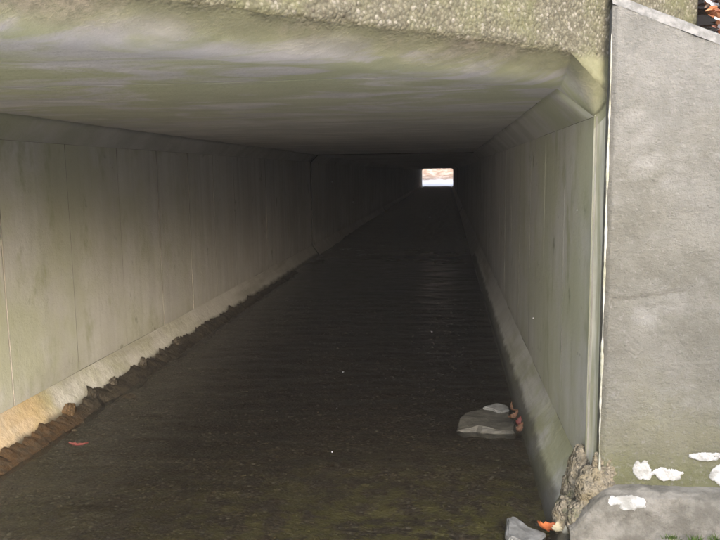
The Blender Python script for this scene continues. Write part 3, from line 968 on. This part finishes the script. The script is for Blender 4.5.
def slab_mesh(pts, th, seed):
    bm = bmesh.new()
    top = [bm.verts.new((p[0], p[1], th + 0.006 * nz(p[0], p[1], seed, 20))) for p in pts]
    bot = [bm.verts.new((p[0] * 1.06, p[1] * 1.06, 0)) for p in pts]
    bm.faces.new(top); bm.faces.new(list(reversed(bot)))
    for i_ in range(len(pts)):
        bm.faces.new((top[i_], bot[i_], bot[(i_ + 1) % len(pts)], top[(i_ + 1) % len(pts)]))
    bmesh.ops.recalc_face_normals(bm, faces=bm.faces)
    bmesh.ops.bevel(bm, geom=list(bm.edges), offset=min(0.006, th * 0.3), segments=2, affect='EDGES')
    bmesh.ops.triangulate(bm, faces=bm.faces)
    bmesh.ops.subdivide_edges(bm, edges=[e_ for e_ in bm.edges if e_.calc_length() > 0.03], cuts=3, use_grid_fill=True)
    for v in bm.verts:
        q = v.co.copy()
        v.co += Vector((0.5, 0.5, 0.35)) * 0.05 * fbm(q.x, q.y, q.z + seed, 9, 4) * min(1, th / 0.05)
    return from_bm('slab', bm)
put('flat_stone', slab_mesh([(-0.16, -0.13), (-0.05, -0.16), (0.14, -0.15), (0.15, 0.02), (0.13, 0.20), (-0.02, 0.24), (-0.12, 0.14), (-0.17, 0.0)], 0.075, 1), 'slab', (0.24, 4.32, -0.045), 'flat wet grey stone slab in the stream beside the right ledge', 'stone', smooth=False)
put('stone_flake', slab_mesh([(-0.09, 0.0), (0.02, -0.045), (0.07, -0.02), (0.075, 0.05), (-0.01, 0.06)], 0.018, 2), 'pale', (0.31, 4.50, 0.032), 'pale thin flake lying on the far edge of the flat stone slab', 'stone', rot=(0.12, 0, 0), smooth=False)
put('stone_flake', slab_mesh([(-0.07, -0.09), (0.05, -0.10), (0.09, -0.02), (-0.03, 0.09), (-0.07, 0.06)], 0.035, 3), 'pale', (0.315, 2.98, -0.01), 'pale grey broken flake in the water by the orange leaf', 'stone', rot=(0.1, 0.1, 0), smooth=False)

def leaf_mesh(l, w, curl, seed):
    def lp(u, v):
        t = u; wd = w * math.sin(math.pi * min(1, t * 0.96 + 0.03)) ** 0.8 * (1 + 0.25 * math.sin(t * 26 + seed))
        x = l * (t - 0.5); y_ = wd * (v - 0.5)
        z = curl * ((t - 0.5) ** 2 * 3 + ((v - 0.5) ** 2) * 1.2) + 0.15 * curl * nz(t * 6, v * 4, seed)
        return (x, y_, z)
    v_, f_ = grid(14, 6, lp)
    return mesh('leaf', v_, f_)
lg = 'fallen leaves in the stream'
put('fallen_leaf', leaf_mesh(0.11, 0.035, 0.02, 1), 'leaf_red', (-2.03, 3.74, 0.022), 'narrow red leaf on the dark stream bed near the left ledge', 'leaf', lg, (0.1, 0, 0.1))
put('fallen_leaf', leaf_mesh(0.09, 0.06, 0.03, 2), 'leaf_orange', (0.405, 2.99, 0.02), 'bright orange leaf between grey flake and right ledge end', 'leaf', lg, (0.2, 0.3, 0.5))
put('fallen_leaf', leaf_mesh(0.06, 0.04, 0.02, 3), 'leaf_cream', (0.45, 2.95, 0.035), 'cream leaf at the foot of the right ledge end', 'leaf', lg, (0.1, -0.2, 1.2))
for q, (dx, dy, dz, rr, m_) in enumerate(((0.0, 0.0, 0.05, 0.3, 'leaf_brown'), (0.012, -0.09, 0.04, 1.4, 'leaf_red'), (-0.01, 0.10, 0.06, 2.2, 'leaf_brown'), (0.01, -0.18, 0.035, 0.9, 'leaf_brown'))):
    put('fallen_leaf', leaf_mesh(0.07, 0.035, 0.035, 5 + q), m_, (0.40 + dx, 4.33 + dy, dz), ['middle brown leaf in the clump between flat slab and right ledge', 'red leaf in the clump between flat slab and right ledge', 'farthest brown leaf of the clump between flat slab and right ledge', 'nearest brown leaf of the clump between flat slab and right ledge'][q], 'leaf', 'leaves caught behind the slab', (0.5, -0.5, rr))

# moss tufts along footing foot
for q, (x, yy) in enumerate(((0.88, 2.88), (0.96, 2.87), (1.05, 2.88))):
    bm = bmesh.new()
    rr = random.Random(40 + q)
    for t in range(60):
        a = rr.uniform(0, 6.28); d = rr.uniform(0, 0.035); hgt = rr.uniform(0.01, 0.028)
        p = Vector((math.cos(a) * d, math.sin(a) * d * 0.6, 0)); tip = p + Vector((rr.uniform(-.02, .02), rr.uniform(-.02, .02), hgt))
        w = Vector((math.cos(a + 1.5), math.sin(a + 1.5), 0)) * 0.003
        bm.faces.new([bm.verts.new(p - w), bm.verts.new(p + w), bm.verts.new(tip)])
    put('moss_tuft', from_bm('moss_tuft', bm), 'moss', (x, yy, 0.05), ['leftmost green moss tuft at the foot of the footing', 'middle green moss tuft at the foot of the footing', 'rightmost green moss tuft at the foot of the footing'][q], 'moss', 'moss tufts below the footing', smooth=False)

# ------------------------------------------------------------------ leaf litter on the bank behind the wing wall
k = NT('mixed_leaf_litter')
inf = k.n('ShaderNodeAttribute', attribute_name='tint')
cr = k.n('ShaderNodeValToRGB')
cr.color_ramp.interpolation = 'CONSTANT'
for p_, c_ in ((0.0, (0.30, 0.12, 0.06)), (0.3, (0.42, 0.19, 0.10)), (0.5, (0.24, 0.11, 0.08)), (0.68, (0.50, 0.34, 0.26)), (0.76, (0.62, 0.62, 0.66)), (0.95, (0.30, 0.2, 0.24))):
    e_ = cr.color_ramp.elements.new(p_); e_.color = (*c_, 1)
k.put(cr.inputs[0], inf.outputs['Fac'])
MAT['litter'] = k.finish(cr.outputs[0], 0.7, 0.3)
rl = random.Random(8)
v_, f_, tints = [], [], []
for q in range(5200):
    x = 1.12 + 3.4 * rl.random() ** 1.5; d = 2.6 * rl.random() ** 1.4
    yy = 3.22 + d
    z = wing_top(x) - 0.005 + min(d * 0.75, 3.0) + 0.02 + 0.03 * rl.random()
    l = rl.uniform(0.03, 0.07); w = l * rl.uniform(0.45, 0.8)
    rot = Matrix.Rotation(rl.uniform(0, 6.28), 3, 'Z') @ Matrix.Rotation(rl.uniform(-0.3, 1.1), 3, 'X') @ Matrix.Rotation(rl.uniform(-.6, .6), 3, 'Y')
    base = len(v_)
    for (a, b_, c_) in ((-.5, 0, .12), (-.2, -.5, 0), (.25, -.45, 0.03), (.5, 0, .15), (.25, .45, 0), (-.2, .5, .05), (0, 0, -.08)):
        v_.append(Vector((x, yy, z)) + rot @ Vector((a * l, b_ * w, c_ * l)))
    t = rl.random()
    for i_ in range(6):
        f_.append((base + i_, base + (i_ + 1) % 6, base + 6)); tints.append(t)
me = mesh('leaf_litter', v_, f_)
at = me.attributes.new('tint', 'FLOAT', 'FACE')
at.data.foreach_set('value', tints)
ll = link('leaf_litter', me, 'litter')
ll['kind'] = 'stuff'; ll['label'] = 'orange and brown fallen leaves with snow on the bank behind the wing wall'; ll['category'] = 'leaf litter'

# ------------------------------------------------------------------ snowflakes drifting at the mouth
def ray(px, py, d):
    v = fwd + rt * ((px - 360) / 740) + up * ((270 - py) / 740)
    return Vector((0, 0, 1.5)) + v * d
bm = bmesh.new(); bmesh.ops.create_icosphere(bm, subdivisions=1, radius=0.0010)
fm = from_bm('snowflake', bm)
for q, (px, py, d) in enumerate(((353, 202, 2.2), (72, 278, 1.8), (343, 372, 1.9), (337, 408, 1.8), (430, 217, 2.4), (432, 332, 2.2), (332, 182, 2.4), (332, 452, 1.6), (577, 210, 1.8), (533, 318, 2.1))):
    o = link('snowflake', fm, 'flake'); o.location = ray(px, py, d)
    s = 0.7 + 0.5 * ((q * 37) % 10) / 10
    o.scale = (s, s, s * 1.15)
    tag(o, 'tiny white snowflake drifting in front of the culvert mouth', 'snowflake', 'snowflakes in the air')

# ------------------------------------------------------------------ thin winter mist
bm = bmesh.new(); r = bmesh.ops.create_cube(bm, size=1.0)
bmesh.ops.scale(bm, vec=(1010, 1010, 9.0), verts=r['verts'])
bmesh.ops.translate(bm, vec=(0, 0, 3.0), verts=r['verts'])
hz = link('haze', from_bm('haze', bm), None)
hm = bpy.data.materials.new('thin_mist'); hm.use_nodes = True
hm.node_tree.nodes.clear()
ho = hm.node_tree.nodes.new('ShaderNodeOutputMaterial'); hv = hm.node_tree.nodes.new('ShaderNodeVolumePrincipled')
hv.inputs['Color'].default_value = (0.95, 0.95, 0.97, 1)
hv.inputs['Density'].default_value = 0.0026
hm.node_tree.links.new(hv.outputs[0], ho.inputs['Volume'])
hz.data.materials.append(hm)
hz['kind'] = 'stuff'; hz['label'] = 'thin pale mist hanging in the air of the culvert'; hz['category'] = 'haze'
